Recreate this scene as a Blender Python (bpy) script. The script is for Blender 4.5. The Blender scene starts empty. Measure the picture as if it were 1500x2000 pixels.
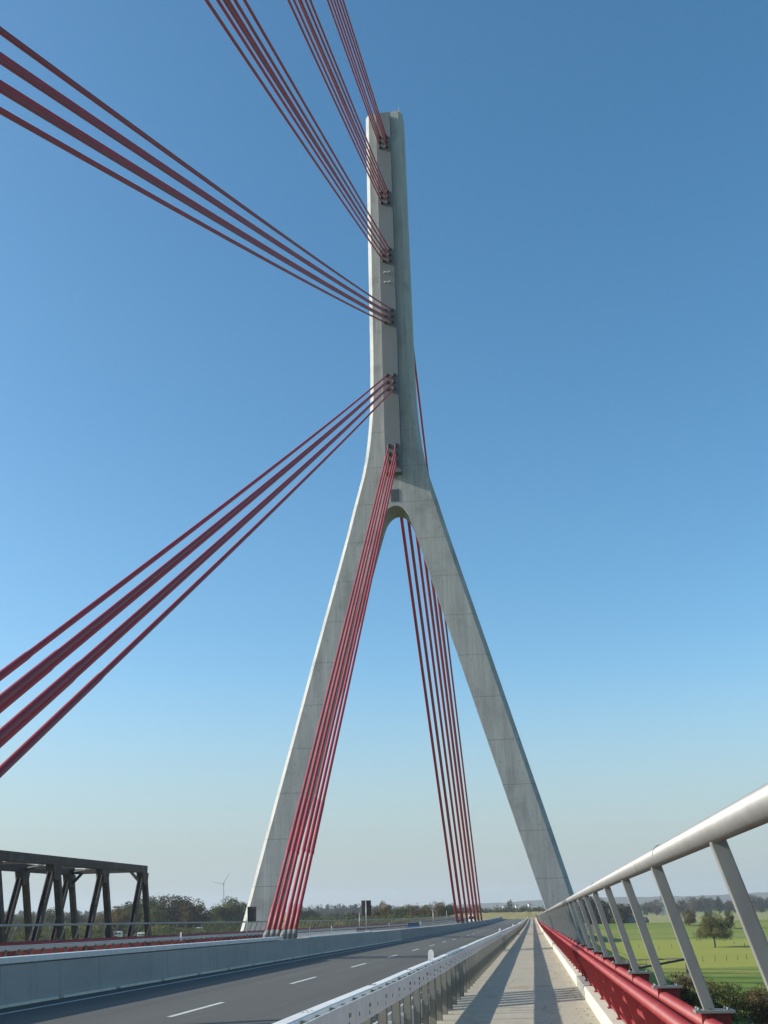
import bpy, math, random
import numpy as np
from mathutils import Vector, Matrix
C = bpy.context.scene.collection
PI = math.pi
G = -0.009                      # the deck falls away from the camera by 0.9 %
M = -13.51                      # median line of the bridge
KS = 1.15e-5                    # beyond 100 m the deck levels out in a shallow sag curve
def sag_dz(y): return KS*max(0.0, y-100.0)**2
PY = 118.0                      # front plane of the pylon
GZ = -14.5                      # level of the meadow below the bridge (camera is at 0,0,0)

# ------------------------------------------------------------------ camera
cam_data = bpy.data.cameras.new("camera")
cam = bpy.data.objects.new("camera", cam_data); C.objects.link(cam)
cam_data.sensor_fit = 'VERTICAL'; cam_data.sensor_height = 36.0
cam_data.lens = 36.0 * 1983.48 / 2000.0
cam_data.clip_start = 0.05; cam_data.clip_end = 40000
pitch, yaw, roll = map(math.radians, (21.43584, 7.21984, -1.47807))
F = Vector((-math.sin(yaw)*math.cos(pitch), math.cos(yaw)*math.cos(pitch), math.sin(pitch)))
R0 = Vector((math.cos(yaw), math.sin(yaw), 0)); U0 = R0.cross(F)
R1 = R0*math.cos(roll) + U0*math.sin(roll); U1 = -R0*math.sin(roll) + U0*math.cos(roll)
cam.matrix_world = Matrix((R1, U1, -F)).transposed().to_4x4()
bpy.context.scene.camera = cam

# ------------------------------------------------------------------ sky and sun
SB, SA = 2.13, 0.28             # light travels (SB, SA, -1)
sun_el = math.atan(1/math.hypot(SB, SA))
world = bpy.data.worlds.new("World"); bpy.context.scene.world = world
world.use_nodes = True
wn = world.node_tree.nodes; wl = world.node_tree.links
bg = wn["Background"]
sky = wn.new("ShaderNodeTexSky"); sky.sky_type = 'NISHITA'; sky.sun_disc = False
sky.sun_elevation = sun_el
sky.sun_rotation = math.atan2(-SB, -SA)
sky.altitude = 0; sky.air_density = 1.0; sky.dust_density = 1.15; sky.ozone_density = 2.8
hsv = wn.new('ShaderNodeHueSaturation'); hsv.inputs['Saturation'].default_value = 1.20; hsv.inputs['Hue'].default_value = .488
wl.new(sky.outputs[0], hsv.inputs['Color']); # pale haze low over the horizon
wt = wn.new('ShaderNodeTexCoord'); ws = wn.new('ShaderNodeSeparateXYZ'); wl.new(wt.outputs['Generated'], ws.inputs[0])
wr = wn.new('ShaderNodeMapRange'); wr.interpolation_type = 'SMOOTHSTEP'; wl.new(ws.outputs[2], wr.inputs[0])
wr.inputs[1].default_value = -.02; wr.inputs[2].default_value = .24; wr.inputs[3].default_value = .92; wr.inputs[4].default_value = 0
wx = wn.new('ShaderNodeMix'); wx.data_type = 'RGBA'; wl.new(wr.outputs[0], wx.inputs[0]); wl.new(hsv.outputs[0], wx.inputs[6])
wx.inputs[7].default_value = (2.22, 2.68, 2.76, 1); wl.new(wx.outputs[2], bg.inputs[0]); bg.inputs[1].default_value = 0.15
sl = bpy.data.lights.new("sun", 'SUN'); sl.energy = 5.0; sl.angle = math.radians(0.53); sl.color = (1.0, 0.94, 0.83)
sun = bpy.data.objects.new("sun", sl); C.objects.link(sun)
sun.rotation_euler = Vector((SB, SA, -1)).to_track_quat('-Z', 'Y').to_euler()
vs = bpy.context.scene.view_settings
vs.view_transform = 'Standard'; vs.look = 'None'; vs.gamma = 1; vs.use_curve_mapping = False
vs.exposure = 0.40

# ------------------------------------------------------------------ helpers
def ray(px, py):
    d = F*1983.48 + R1*(px-750) - U1*(py-1000)
    return d/d.y
def atx(px, Y, py=1790): return ray(px, py).x*Y      # lateral place of a thing Y metres ahead
def atz(px, py, Y): return ray(px, py).z*Y

class MB:
    """collects shapes and links them as one mesh object"""
    def __init__(s): s.v = []; s.f = []; s.sm = []
    def add(s, vs_, fs, smooth=False):
        o = len(s.v); s.v += [tuple(p) for p in vs_]
        for f in fs: s.f.append([i+o for i in f]); s.sm.append(smooth)
        return s
    @staticmethod
    def cuts(y0, y1):
        return [y0] + ([v for v in range(100, 461, 24) if y0+.5 < v < y1-.5] if y1-y0 > 24.5 else []) + [y1]
    def box(s, x0, x1, y0, y1, z0, z1, g=0.0):
        if g and len(MB.cuts(y0, y1)) > 2: return s.prism([(x0,z0),(x0,z1),(x1,z1),(x1,z0)], y0, y1, g)
        P = [(x, y, z+g*y) for z in (z0, z1) for y in (y0, y1) for x in (x0, x1)]
        return s.add(P, [(0,2,3,1),(4,5,7,6),(0,1,5,4),(2,6,7,3),(0,4,6,2),(1,3,7,5)])
    def bar(s, a, b, w, h, up=(0,0,1)):
        a = Vector(a); b = Vector(b); d = (b-a).normalized(); up = Vector(up)
        r = d.cross(up).normalized(); u = r.cross(d)
        P = [p + r*(w/2*i) + u*(h/2*j) for p in (a, b) for i, j in ((-1,-1),(1,-1),(1,1),(-1,1))]
        return s.add(P, [(0,1,2,3),(7,6,5,4),(0,4,5,1),(1,5,6,2),(2,6,7,3),(3,7,4,0)])
    def tube(s, pts, radii, n=12, cap=True):
        pts = [Vector(p) for p in pts]
        if not hasattr(radii, '__len__'): radii = [radii]*len(pts)
        o = len(s.v); d0 = None
        for i, p in enumerate(pts):
            d = (pts[min(i+1, len(pts)-1)] - pts[max(i-1, 0)])
            if d.length < 1e-9: d = d0
            d = d.normalized(); d0 = d
            ref = Vector((0,0,1)) if abs(d.z) < .95 else Vector((0,1,0))
            r = d.cross(ref).normalized(); u = r.cross(d)
            for k in range(n):
                t = 2*PI*k/n; s.v.append(tuple(p + (r*math.cos(t)+u*math.sin(t))*radii[i]))
        for i in range(len(pts)-1):
            for k in range(n):
                a = o+i*n+k; b = o+i*n+(k+1) % n
                s.f.append([a, b, b+n, a+n]); s.sm.append(True)
        if cap:
            s.f.append([o+k for k in range(n)][::-1]); s.sm.append(False)
            e = o+(len(pts)-1)*n; s.f.append([e+k for k in range(n)]); s.sm.append(False)
        return s
    def prism(s, poly, y0, y1, g=0.0, stations=None):
        """polygon in XZ swept along Y, following the deck's fall"""
        ys = stations or MB.cuts(y0, y1); n = len(poly)
        P = [(x, y, z+g*y) for y in ys for x, z in poly]
        fs = [tuple(range(n)), tuple(reversed(range(n*(len(ys)-1), n*len(ys))))]
        for k in range(len(ys)-1):
            for i in range(n):
                a = k*n+i; b = k*n+(i+1) % n; fs.append((a, a+n, b+n, b))
        return s.add(P, fs)
    def build(s, name, m, parent=None, loc=None, bevel=0):
        me = bpy.data.meshes.new(name); me.from_pydata(s.v, [], s.f); me.update()
        me.polygons.foreach_set('use_smooth', s.sm)
        o = bpy.data.objects.new(name, me); C.objects.link(o)
        for mm in (m if isinstance(m, (list, tuple)) else [m]): me.materials.append(mm)
        if parent: o.parent = parent
        if loc: o.location = loc
        if bevel:
            b = o.modifiers.new('bevel', 'BEVEL'); b.width = bevel; b.segments = 2; b.limit_method = 'ANGLE'
        return o
def tag(o, label=None, cat=None, group=None, kind=None):
    if label: o['label'] = label
    if cat: o['category'] = cat
    if group: o['group'] = group
    if kind: o['kind'] = kind
    return o
def thing(name, label, cat, loc=(0,0,0), rz=0, group=None):
    o = bpy.data.objects.new(name, None); C.objects.link(o); o.location = loc; o.rotation_euler = (0,0,rz)
    o.empty_display_size = .5
    return tag(o, label, cat, group)
def copy_tree(o, parent=None):
    c = o.copy(); C.objects.link(c)
    if parent: c.parent = parent
    for ch in list(o.children): copy_tree(ch, c)
    return c

# ------------------------------------------------------------------ materials
def mat(name, col, rough=.6, metal=0, var=None, scale=4.0, stretch=(1,1,1), detail=6, bump=0, bscale=40, spec=.5, amount=1.0):
    m = bpy.data.materials.new(name); m.use_nodes = True
    n = m.node_tree.nodes; l = m.node_tree.links; b = n['Principled BSDF']
    b.inputs['Roughness'].default_value = rough; b.inputs['Metallic'].default_value = metal
    b.inputs['Specular IOR Level'].default_value = spec
    b.inputs['Base Color'].default_value = (*col, 1)
    tc = n.new('ShaderNodeTexCoord'); mp = n.new('ShaderNodeMapping'); mp.inputs['Scale'].default_value = stretch
    l.new(tc.outputs['Object'], mp.inputs[0])
    if var:
        nz = n.new('ShaderNodeTexNoise'); nz.inputs['Scale'].default_value = scale; nz.inputs['Detail'].default_value = detail
        nz.inputs['Roughness'].default_value = .65
        l.new(mp.outputs[0], nz.inputs[0])
        mr = n.new('ShaderNodeMapRange'); mr.inputs[1].default_value = .3; mr.inputs[2].default_value = .7
        mr.inputs[4].default_value = amount
        l.new(nz.outputs[0], mr.inputs[0])
        mx = n.new('ShaderNodeMix'); mx.data_type = 'RGBA'
        mx.inputs[6].default_value = (*col, 1); mx.inputs[7].default_value = (*var, 1)
        l.new(mr.outputs[0], mx.inputs[0]); l.new(mx.outputs[2], b.inputs['Base Color'])
        m['mix'] = mx.name
    if bump:
        nb = n.new('ShaderNodeTexNoise'); nb.inputs['Scale'].default_value = bscale; nb.inputs['Detail'].default_value = 5
        l.new(tc.outputs['Object'], nb.inputs[0])
        bp = n.new('ShaderNodeBump'); bp.inputs['Strength'].default_value = bump; bp.inputs['Distance'].default_value = .02
        l.new(nb.outputs[0], bp.inputs['Height']); l.new(bp.outputs[0], b.inputs['Normal'])
    return m
def mixin(m, fac_socket, col, blend='MIX'):
    """mix a further colour over a material's base colour"""
    n = m.node_tree.nodes; l = m.node_tree.links; b = n['Principled BSDF']
    src = b.inputs['Base Color'].links
    mx = n.new('ShaderNodeMix'); mx.data_type = 'RGBA'; mx.blend_type = blend
    if src: l.new(src[0].from_socket, mx.inputs[6])
    else: mx.inputs[6].default_value = b.inputs['Base Color'].default_value
    mx.inputs[7].default_value = (*col, 1); l.new(fac_socket, mx.inputs[0])
    l.new(mx.outputs[2], b.inputs['Base Color'])
    return mx
def noise_fac(m, scale, stretch, lo, hi, amt=1.0, detail=5, off=(0,0,0)):
    n = m.node_tree.nodes; l = m.node_tree.links
    tc = n.new('ShaderNodeTexCoord'); mp = n.new('ShaderNodeMapping')
    mp.inputs['Scale'].default_value = stretch; mp.inputs['Location'].default_value = off
    nz = n.new('ShaderNodeTexNoise'); nz.inputs['Scale'].default_value = scale; nz.inputs['Detail'].default_value = detail
    mr = n.new('ShaderNodeMapRange'); mr.inputs[1].default_value = lo; mr.inputs[2].default_value = hi; mr.inputs[4].default_value = amt
    l.new(tc.outputs['Object'], mp.inputs[0]); l.new(mp.outputs[0], nz.inputs[0]); l.new(nz.outputs[0], mr.inputs[0])
    return mr.outputs[0]
def coord_line(m, axis, period, offset, width, amt=1.0):
    """factor that is 1 on thin lines every `period` metres along an axis (casting joints)"""
    n = m.node_tree.nodes; l = m.node_tree.links
    tc = n.new('ShaderNodeTexCoord'); sp = n.new('ShaderNodeSeparateXYZ'); l.new(tc.outputs['Object'], sp.inputs[0])
    a = n.new('ShaderNodeMath'); a.operation = 'SUBTRACT'; l.new(sp.outputs[axis], a.inputs[0]); a.inputs[1].default_value = offset - period/2
    b = n.new('ShaderNodeMath'); b.operation = 'FLOORED_MODULO'; l.new(a.outputs[0], b.inputs[0]); b.inputs[1].default_value = period
    c = n.new('ShaderNodeMath'); c.operation = 'SUBTRACT'; l.new(b.outputs[0], c.inputs[0]); c.inputs[1].default_value = period/2
    d = n.new('ShaderNodeMath'); d.operation = 'ABSOLUTE'; l.new(c.outputs[0], d.inputs[0])
    e = n.new('ShaderNodeMapRange'); l.new(d.outputs[0], e.inputs[0]); e.inputs[1].default_value = width; e.inputs[2].default_value = width*.4
    e.inputs[3].default_value = 0; e.inputs[4].default_value = amt
    return e.outputs[0]

concrete = mat('pylon_concrete', (.415,.42,.405), .85, var=(.29,.295,.285), scale=.45, stretch=(2.2,2.2,.35), bump=.12, bscale=6)
mixin(concrete, noise_fac(concrete, 1.4, (3.5,3.5,.12), .50, .70, .5), (.26,.265,.255))
mixin(concrete, noise_fac(concrete, .28, (1,1,1), .54, .68, .5, off=(7,3,1)), (.20,.205,.20))
mixin(concrete, noise_fac(concrete, 1.1, (4.5,4.5,.05), .60, .64, .45, off=(2,9,4)), (.52,.525,.50))
mixin(concrete, noise_fac(concrete, 2.6, (1,1,1), .60, .72, .5, off=(4,4,9)), (.19,.195,.19))
n_ = concrete.node_tree.nodes; l_ = concrete.node_tree.links
tc_ = n_.new('ShaderNodeTexCoord'); sp_ = n_.new('ShaderNodeSeparateXYZ'); l_.new(tc_.outputs['Object'], sp_.inputs[0])
lt_ = n_.new('ShaderNodeMapRange'); l_.new(sp_.outputs[2], lt_.inputs[0])
lt_.inputs[1].default_value = 64; lt_.inputs[2].default_value = 58; lt_.inputs[3].default_value = .25
mm_ = n_.new('ShaderNodeMath'); mm_.operation = 'MULTIPLY'
l_.new(coord_line(concrete, 2, 5.0, 2.85, .06, .5), mm_.inputs[0]); l_.new(lt_.outputs[0], mm_.inputs[1])
mixin(concrete, mm_.outputs[0], (.13,.13,.12))
rib_mat = mat('rib_grey', (.145,.160,.168), .6, var=(.128,.140,.147), scale=.8, stretch=(1,1,.2))
cable_red = mat('cable_red', (.33,.035,.042), .55, var=(.25,.030,.037), scale=.6)
rail_red = mat('rail_red', (.265,.024,.027), .5, var=(.20,.020,.023), scale=2.5, amount=.9)
mixin(rail_red, noise_fac(rail_red, 5, (1,.35,1), .56, .74, .45), (.30,.085,.075))
mixin(rail_red, noise_fac(rail_red, 22, (1,.6,1), .66, .72, .5, off=(2,5,1)), (.12,.03,.025))
steel = mat('galvanised_steel', (.42,.43,.41), .5, .35, var=(.33,.335,.32), scale=7)
post_steel = mat('weathered_post_steel', (.25,.255,.245), .6, .2, var=(.19,.185,.17), scale=5, stretch=(1,1,.5))
plate_steel = mat('dull_plate_steel', (.24,.245,.235), .65, .2, var=(.16,.163,.155), scale=9)
tube_steel = mat('brushed_tube', (.285,.29,.285), .52, .4, var=(.235,.24,.235), scale=3)
mixin(tube_steel, noise_fac(tube_steel, 7, (1,.5,1), .55, .72, .4), (.19,.195,.19))
mixin(tube_steel, noise_fac(tube_steel, 40, (1,1,1), .64, .70, .35), (.16,.16,.155))
guard_steel = mat('guard_rail_zinc', (.60,.61,.60), .5, .25, var=(.47,.475,.46), scale=4, bump=.05)
guard_post = mat('guard_post_zinc', (.27,.265,.225), .6, .15, var=(.19,.185,.155), scale=3, stretch=(1,1,.5))
socket_grey = mat('socket_grey', (.25,.245,.225), .8, 0, var=(.15,.148,.138), scale=3)
collar_dark = mat('collar_dark', (.05,.03,.035), .5)
asphalt = mat('asphalt', (.092,.092,.080), .85, var=(.073,.073,.064), scale=.35, stretch=(2.5,.12,1), bump=.2, bscale=90)
mixin(asphalt, noise_fac(asphalt, .55, (1.6,.012,1), .48, .62, .7, off=(5,0,0)), (.056,.056,.050))
mixin(asphalt, noise_fac(asphalt, .9, (1.3,.02,1), .58, .70, .4, off=(1,4,0)), (.125,.124,.108))
mixin(asphalt, noise_fac(asphalt, .5, (1,.5,1), .68, .72, .45, off=(9,2,0)), (.060,.060,.056))
mixin(asphalt, coord_line(asphalt, 1, 31.0, 12.0, .05, .5), (.04,.04,.038))
mixin(asphalt, noise_fac(asphalt, 60, (1,1,1), .55, .8, .35), (.15,.15,.14))
pave = mat('walkway_concrete', (.40,.36,.275), .9, var=(.34,.305,.23), scale=1.1, bump=.15, bscale=60)
mixin(pave, noise_fac(pave, .9, (1.6,.5,1), .60, .70, .55), (.27,.19,.10))
mixin(pave, noise_fac(pave, 14, (1,1,1), .70, .76, .6), (.13,.09,.05))
mixin(pave, noise_fac(pave, 9, (1,.25,1), .45, .75, .3), (.47,.44,.36))
def cracks(m, scale, width, amt, stretch=(1,1,1)):
    n = m.node_tree.nodes; l = m.node_tree.links
    tc = n.new('ShaderNodeTexCoord'); mp = n.new('ShaderNodeMapping'); mp.inputs['Scale'].default_value = stretch
    nz = n.new('ShaderNodeTexNoise'); nz.inputs['Scale'].default_value = 2.5; nz.inputs['Detail'].default_value = 5
    l.new(tc.outputs['Object'], mp.inputs[0]); l.new(mp.outputs[0], nz.inputs[0])
    av = n.new('ShaderNodeMix'); av.data_type = 'RGBA'; av.blend_type = 'ADD'; av.inputs[0].default_value = .35; l.new(mp.outputs[0], av.inputs[6]); l.new(nz.outputs[1], av.inputs[7])
    vo = n.new('ShaderNodeTexVoronoi'); vo.feature = 'DISTANCE_TO_EDGE'; vo.inputs['Scale'].default_value = scale; l.new(av.outputs[2], vo.inputs['Vector'])
    mr = n.new('ShaderNodeMapRange'); l.new(vo.outputs['Distance'], mr.inputs[0]); mr.inputs[1].default_value = width; mr.inputs[2].default_value = width*.3
    mr.inputs[3].default_value = 0; mr.inputs[4].default_value = amt
    return mr.outputs[0]
mixin(pave, cracks(pave, .33, .006, .5, (1,.5,1)), (.12,.10,.08))
mixin(pave, noise_fac(pave, .7, (2.5,.12,1), .56, .70, .4, off=(4,1,0)), (.24,.215,.165))
mixin(asphalt, cracks(asphalt, .12, .003, .55, (1,.35,1)), (.035,.035,.034))
mixin(pave, coord_line(pave, 1, 6.0, 2.0, .012, .35), (.16,.14,.11))
kerb_mat = mat('kerb_white', (.60,.575,.48), .8, var=(.50,.475,.39), scale=1.5, stretch=(1,.4,1), bump=.08)
mixin(kerb_mat, noise_fac(kerb_mat, 6, (1,1,2.5), .6, .75, .3), (.42,.38,.30))
wall_mat = mat('barrier_concrete', (.33,.315,.28), .85, var=(.265,.255,.23), scale=.6, stretch=(1,.35,1.6), bump=.06)
mixin(wall_mat, noise_fac(wall_mat, 2.2, (1,1.5,1), .66, .74, .5), (.15,.16,.165))
mixin(wall_mat, noise_fac(wall_mat, 1.3, (1,2.2,.10), .56, .70, .35, off=(3,1,2)), (.19,.19,.18))
mixin(wall_mat, noise_fac(wall_mat, 16, (1,1,1), .70, .74, .6), (.13,.13,.125))
mixin(wall_mat, coord_line(wall_mat, 1, 6.0, 1.0, .03, .6), (.12,.125,.13))
old_wall = mat('old_barrier_concrete', (.27,.27,.255), .9, var=(.17,.17,.16), scale=1.6, stretch=(1,.8,1.4), bump=.3, bscale=12)
marking = mat('road_paint', (.66,.66,.62), .8, var=(.36,.36,.34), scale=9, amount=.8)
truss_steel = mat('old_truss_steel', (.058,.050,.050), .7, .1, var=(.038,.032,.032), scale=1.2)
mixin(truss_steel, noise_fac(truss_steel, 2.0, (1,1,1), .52, .70, .6), (.12,.07,.05))
mixin(truss_steel, noise_fac(truss_steel, .7, (1,1,1), .55, .65, .5, off=(5,2,1)), (.10,.09,.085))
truss_pale = mat('pale_bracing', (.38,.35,.28), .7)
sign_back = mat('sign_back', (.045,.042,.040), .55, var=(.06,.056,.052), scale=5)
white_plastic = mat('white_plastic', (.78,.78,.74), .5)
black_plastic = mat('black_plastic', (.02,.02,.02), .5)
glass_dark = mat('dark_glass', (.02,.025,.03), .08, spec=.8)
car_blue = mat('car_blue', (.045,.09,.15), .25, spec=.7)
van_white = mat('van_white', (.72,.72,.70), .3)
lamp_glass = mat('lamp_glass', (.85,.86,.88), .15)
rubber = mat('rubber', (.02,.02,.02), .8)
wood = mat('weathered_wood', (.16,.12,.08), .9, var=(.10,.075,.05), scale=8)
bark = mat('bark', (.075,.058,.042), .95, var=(.045,.035,.027), scale=6, stretch=(1,1,.3))
brick = mat('brick_wall', (.22,.13,.10), .9, var=(.17,.10,.08), scale=4)
plaster = mat('white_plaster', (.62,.60,.55), .85, var=(.54,.52,.47), scale=2)
roof_tile = mat('roof_tile', (.17,.075,.05), .85, var=(.12,.06,.045), scale=5)
roof_grey = mat('grey_roof', (.16,.16,.16), .8, var=(.12,.12,.12), scale=4)
turbine_white = mat('turbine_white', (.30,.31,.33), .6)

# ------------------------------------------------------------------ deck, roads, walkway, kerb
Y0, Y1 = -190.0, 462.0
MIR = lambda poly: [(2*M-x, z) for x, z in reversed(poly)]
dk = MB()
dk.prism([(1.42,-2.06),(1.42,-2.55),(-3.2,-2.95),(-6.0,-5.4),(2*M+6.0,-5.4),(2*M+3.2,-2.95),(2*M-1.42,-2.55),(2*M-1.42,-2.06)], Y0, Y1, G)
tag(dk.build('bridge_deck', wall_mat), kind='structure')
road_sec = [(-12.55,-1.702),(-12.55,-2.05),(-2.12,-2.05),(-2.12,-1.962)]
r_ = MB(); r_.prism(road_sec[::-1], Y0, Y1, G); tag(r_.build('road', asphalt), kind='structure')
r_ = MB(); r_.prism(MIR(road_sec[::-1]), Y0, Y1, G); tag(r_.build('road', asphalt), kind='structure')
zroad = lambda x: -1.702 - .025*(abs(x-M)-abs(-12.55-M))
def strip(b, x0, x1, y0, y1, lift=.004):
    c = MB.cuts(y0, y1)
    if len(c) > 2:
        for p, q in zip(c, c[1:]): strip(b, x0, x1, p, q, lift)
        return
    b.add([(x0,y0,zroad(x0)+G*y0+lift),(x1,y0,zroad(x1)+G*y0+lift),(x1,y1,zroad(x1)+G*y1+lift),(x0,y1,zroad(x0)+G*y1+lift)], [(0,1,2,3)])
mk = MB()
for side in (1, -1):
    mx_ = lambda x: x if side == 1 else 2*M-x
    def st(xa, xb, ya, yb):
        a, b = sorted((mx_(xa), mx_(xb))); strip(mk, a, b, ya, yb)
    st(-11.93, -11.80, Y0, Y1)
    st(-4.15, -4.02, Y0, Y1)
    y = 23.6 - 12.0*17
    while y < Y1-5:
        st(-8.03, -7.90, y, y+4.15); y += 12.0
tag(mk.build('road_marking', marking), kind='structure')
wk_sec = [(1.006,-1.70),(-2.10,-1.70),(-2.10,-2.05),(1.006,-2.05)]
w_ = MB(); w_.prism(wk_sec, Y0, Y1, G); tag(w_.build('pavement', pave), kind='structure')
w_ = MB(); w_.prism(MIR(wk_sec), Y0, Y1, G); tag(w_.build('pavement', pave), kind='structure')
kb_sec = [(1.01,-2.05),(1.42,-2.05),(1.42,-1.448),(1.035,-1.448),(1.018,-1.455),(1.01,-1.475)]
for mir in (0, 1):
    k = MB(); ys = [Y0, 14.0, 59.0, 126.0, 210.0, 300.0, Y1]
    for a, b in zip(ys, ys[1:]):
        k.prism(MIR(kb_sec) if mir else kb_sec, a+.012, b-.012, G)
    tag(k.build('kerb', kerb_mat), kind='structure')

# fallen leaves and grit blown against the kerb
lf = np.random.RandomState(12); lb = MB()
for i in range(520):
    y = 4 + 75*lf.uniform()**1.6; x = .98 - abs(lf.normal(0, .22)) if i % 3 else lf.uniform(-1.7, .9)
    if i % 7 == 0: x = -1.55 + abs(lf.normal(0,.12))
    a = lf.uniform(0, 6.28); r0 = lf.uniform(.012, .034); z = -1.70+G*y+.003
    lb.add([(x+r0*math.cos(a), y+r0*math.sin(a), z+.002),(x+.6*r0*math.cos(a+1.6), y+.6*r0*math.sin(a+1.6), z+.012),(x-r0*math.cos(a), y-r0*math.sin(a), z+.003),(x+.6*r0*math.cos(a-1.6), y+.6*r0*math.sin(a-1.6), z)], [(0,1,2),(0,2,3)])
tag(lb.build('leaf_litter', mat('dead_leaves', (.20,.12,.045), .9, var=(.30,.21,.09), scale=20)), 'fallen brown leaves and grit scattered on the walkway along the kerb', 'leaves', kind='stuff')

# ------------------------------------------------------------------ pylon
WT = [(-15,21.85),(2.78,17.08),(7.80,15.74),(12.75,14.38),(17.87,12.97),(22.9,11.6),(27.9,10.24),(32.9,8.87),(37.9,7.48),(42.9,6.12),
      (45.5,5.43),(47.8,4.85),(50.1,4.22),(51.8,3.78),(54,3.32),(56.5,2.95),(59,2.69),(61,2.53),(63.3,2.42),(68.9,2.33),(92,2.25),(110.3,2.2)]
WI = [(-15,19.1),(2.77,14.05),(17.9,9.76),(27.9,6.92),(43.0,2.62),(45.1,1.99),(46.2,1.60),(46.7,1.28),(47.05,.98),(47.28,.66),(47.42,.34),(47.47,0)]
def interp(T, z):
    return float(np.interp(z, [t[0] for t in T], [t[1] for t in T]))
TH = 4.2
zs = sorted(set([t[0] for t in WT] + [t[0] for t in WI] + list(np.linspace(-15, 43, 12)) + list(np.linspace(48, 66, 19)) + [43.8,44.5]))
py = MB()
for sgn in (1, -1):
    rings = []
    for z in zs:
        w = interp(WT, z); wi = interp(WI, z) if z < 47.47 else 0.0
        ch = .55; cd = .8
        sec = [(wi,0),(w,0),(w+ch,cd),(w+ch,TH-cd),(w,TH),(wi,TH)]
        rings.append([(M+sgn*x, PY+y, z) for x, y in sec])
    o = len(py.v)
    py.v += [p for r in rings for p in r]
    for k in range(len(rings)-1):
        for i in range(6):
            if i == 5 and zs[k] >= 47.469: continue
            a = o+k*6+i; b = o+k*6+(i+1) % 6
            f = [a, b, b+6, a+6]
            py.f.append(f if sgn == 1 else f[::-1]); py.sm.append(False)
    top = [o+(len(rings)-1)*6+i for i in range(6)]
    py.f.append(top if sgn == 1 else top[::-1]); py.sm.append(False)
pylon = thing('bridge_pylon', 'tall pale concrete pylon shaped like an upside down Y astride the road', 'pylon', (0,0,0))
py.build('shaft', concrete, pylon)
for sgn, yf in ((-1, PY), (1, PY+TH)):
    rb = MB(); y0, y1 = sorted((yf-sgn*.02, yf+sgn*1.0))
    rb.box(M-1.05, M+1.05, y0, y1, 51.6, 109.45)
    ro = rb.build('anchor_rib', rib_mat, pylon, bevel=.04)
    if sgn < 0:
        for zf in (79.9, 81.5):
            for dx in (-.42, .12):
                lf = MB(); lf.tube([(M+dx, PY-1.0, zf),(M+dx, PY-1.25, zf)], .05, 8); lf.box(M+dx-.02, M+dx+.26, PY-1.3, PY-1.18, zf-.05, zf+.05)
                lf.build('light_fitting', white_plastic, ro)
hp = MB(); hp.box(M-.52, M+.54, PY-.03, PY+.01, 48.03, 49.68)
for k in range(14):
    hp.bar((M-.48, PY-.045, 48.12+k*.115), (M+.50, PY-.045, 48.12+k*.115), .03, .05)
hp.build('louvre_hatch', mat('hatch_grey', (.13,.14,.145), .5, .3), pylon)
ex = MB()
ex.box(M+1.2, M+2.5, PY+.6, PY+TH-.6, 110.3, 110.95)
ex.tube([(M+2.2, PY+.9, 110.9),(M+2.2, PY+.9, 111.9)], .03, 6)
ex.build('roof_box', concrete, pylon)

# ------------------------------------------------------------------ stay cables
ORD = ['lowest','second lowest','third lowest','third highest','second highest','topmost']
ROW = ['upper','middle','lower']
ANZ = [55.37, 65.57, 75.53, 85.28, 95.0, 104.8]; DZ = [1.15, 1.0, .95, .92, .9, .9]
NEAR = [(56.3,57.55,58.8),(14.6,16.1,17.7),(-25.6,-23.7,-21.9),(-67.5,-64.0,-60.6),(-110.5,-105,-99.7),(-166,-155.5,-145)]
def stay(anchor, top, near, sag, s2, s3, label, group):
    A = Vector(anchor); B = Vector(top); L = (B-A).length; d = (B-A)/L
    up = Vector((0,0,1)) - d*d.z
    def P(s): t = s/L; return A + d*s - up.normalized()*(4*sag*t*(1-t))
    t = thing('stay_cable', label, 'cable', A, 0, group)
    rel = lambda s: P(s) - A
    if near: S = [(.5,.124),(2.5,.124),(2.75,.102),(s2-.15,.102),(s2-.05,.134),(s2+.05,.134),(s2+.15,.120),(s3-.25,.120),(s3,.102)]
    else: S = [(.5,.14),(4.5,.14),(4.8,.115)]
    smax = S[-1][0]
    S += [(smax+(L-.1-smax)*k/14, S[-1][1]) for k in range(1, 15)]
    m = MB(); m.tube([rel(s) for s, r in S], [r for s, r in S], 12 if near else 8); m.build('cable_pipe', cable_red, t)
    m = MB(); m.tube([rel(s) for s in (-.2,.20,.201,.40,.401,.58,.581,.64)], [.145,.145,.19,.19,.165,.165,.14,.135], 14); m.build('socket', socket_grey, t)
    m = MB(); m.tube([rel(L-.75),rel(L-.7),rel(L-.2),rel(L+.25)], [.13,.19,.22,.22], 12); m.build('collar', collar_dark, t)
    return t
for c in range(6):
    for col in (0, 1):
        X = M + (-.46 if col == 0 else .46)
        for row in range(3):
            zt = ANZ[c] - row*DZ[c]
            ya = NEAR[c][row]
            A = (M + (-.46 if col == 0 else .46), ya, -.80+G*ya); B = (X, PY-1.0, zt)
            L = (Vector(A)-Vector(B)).length
            s2, s3 = (7.0, 12.0) if c == 0 else (7.7, 15.2)
            stay(A, B, True, 2.0e-5*L*L, s2, s3, f'red stay cable in the {ORD[c]} bundle on the near side, {("left","right")[col]} file, {ROW[row]} row', 'stay cables on the near side of the pylon')
            yb = 199.0 + 15.3*c + [.0, -1.7, -3.4][row] + 6
            A = (X, yb, -.80+G*yb+sag_dz(yb)); B = (X, PY+TH+1.0, zt)
            L = (Vector(A)-Vector(B)).length
            stay(A, B, False, 2.5e-5*L*L, 0, 0, f'dark red stay cable in the {ORD[c]} bundle behind the pylon, {("left","right")[col]} file, {ROW[row]} row', 'stay cables behind the pylon')

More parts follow.
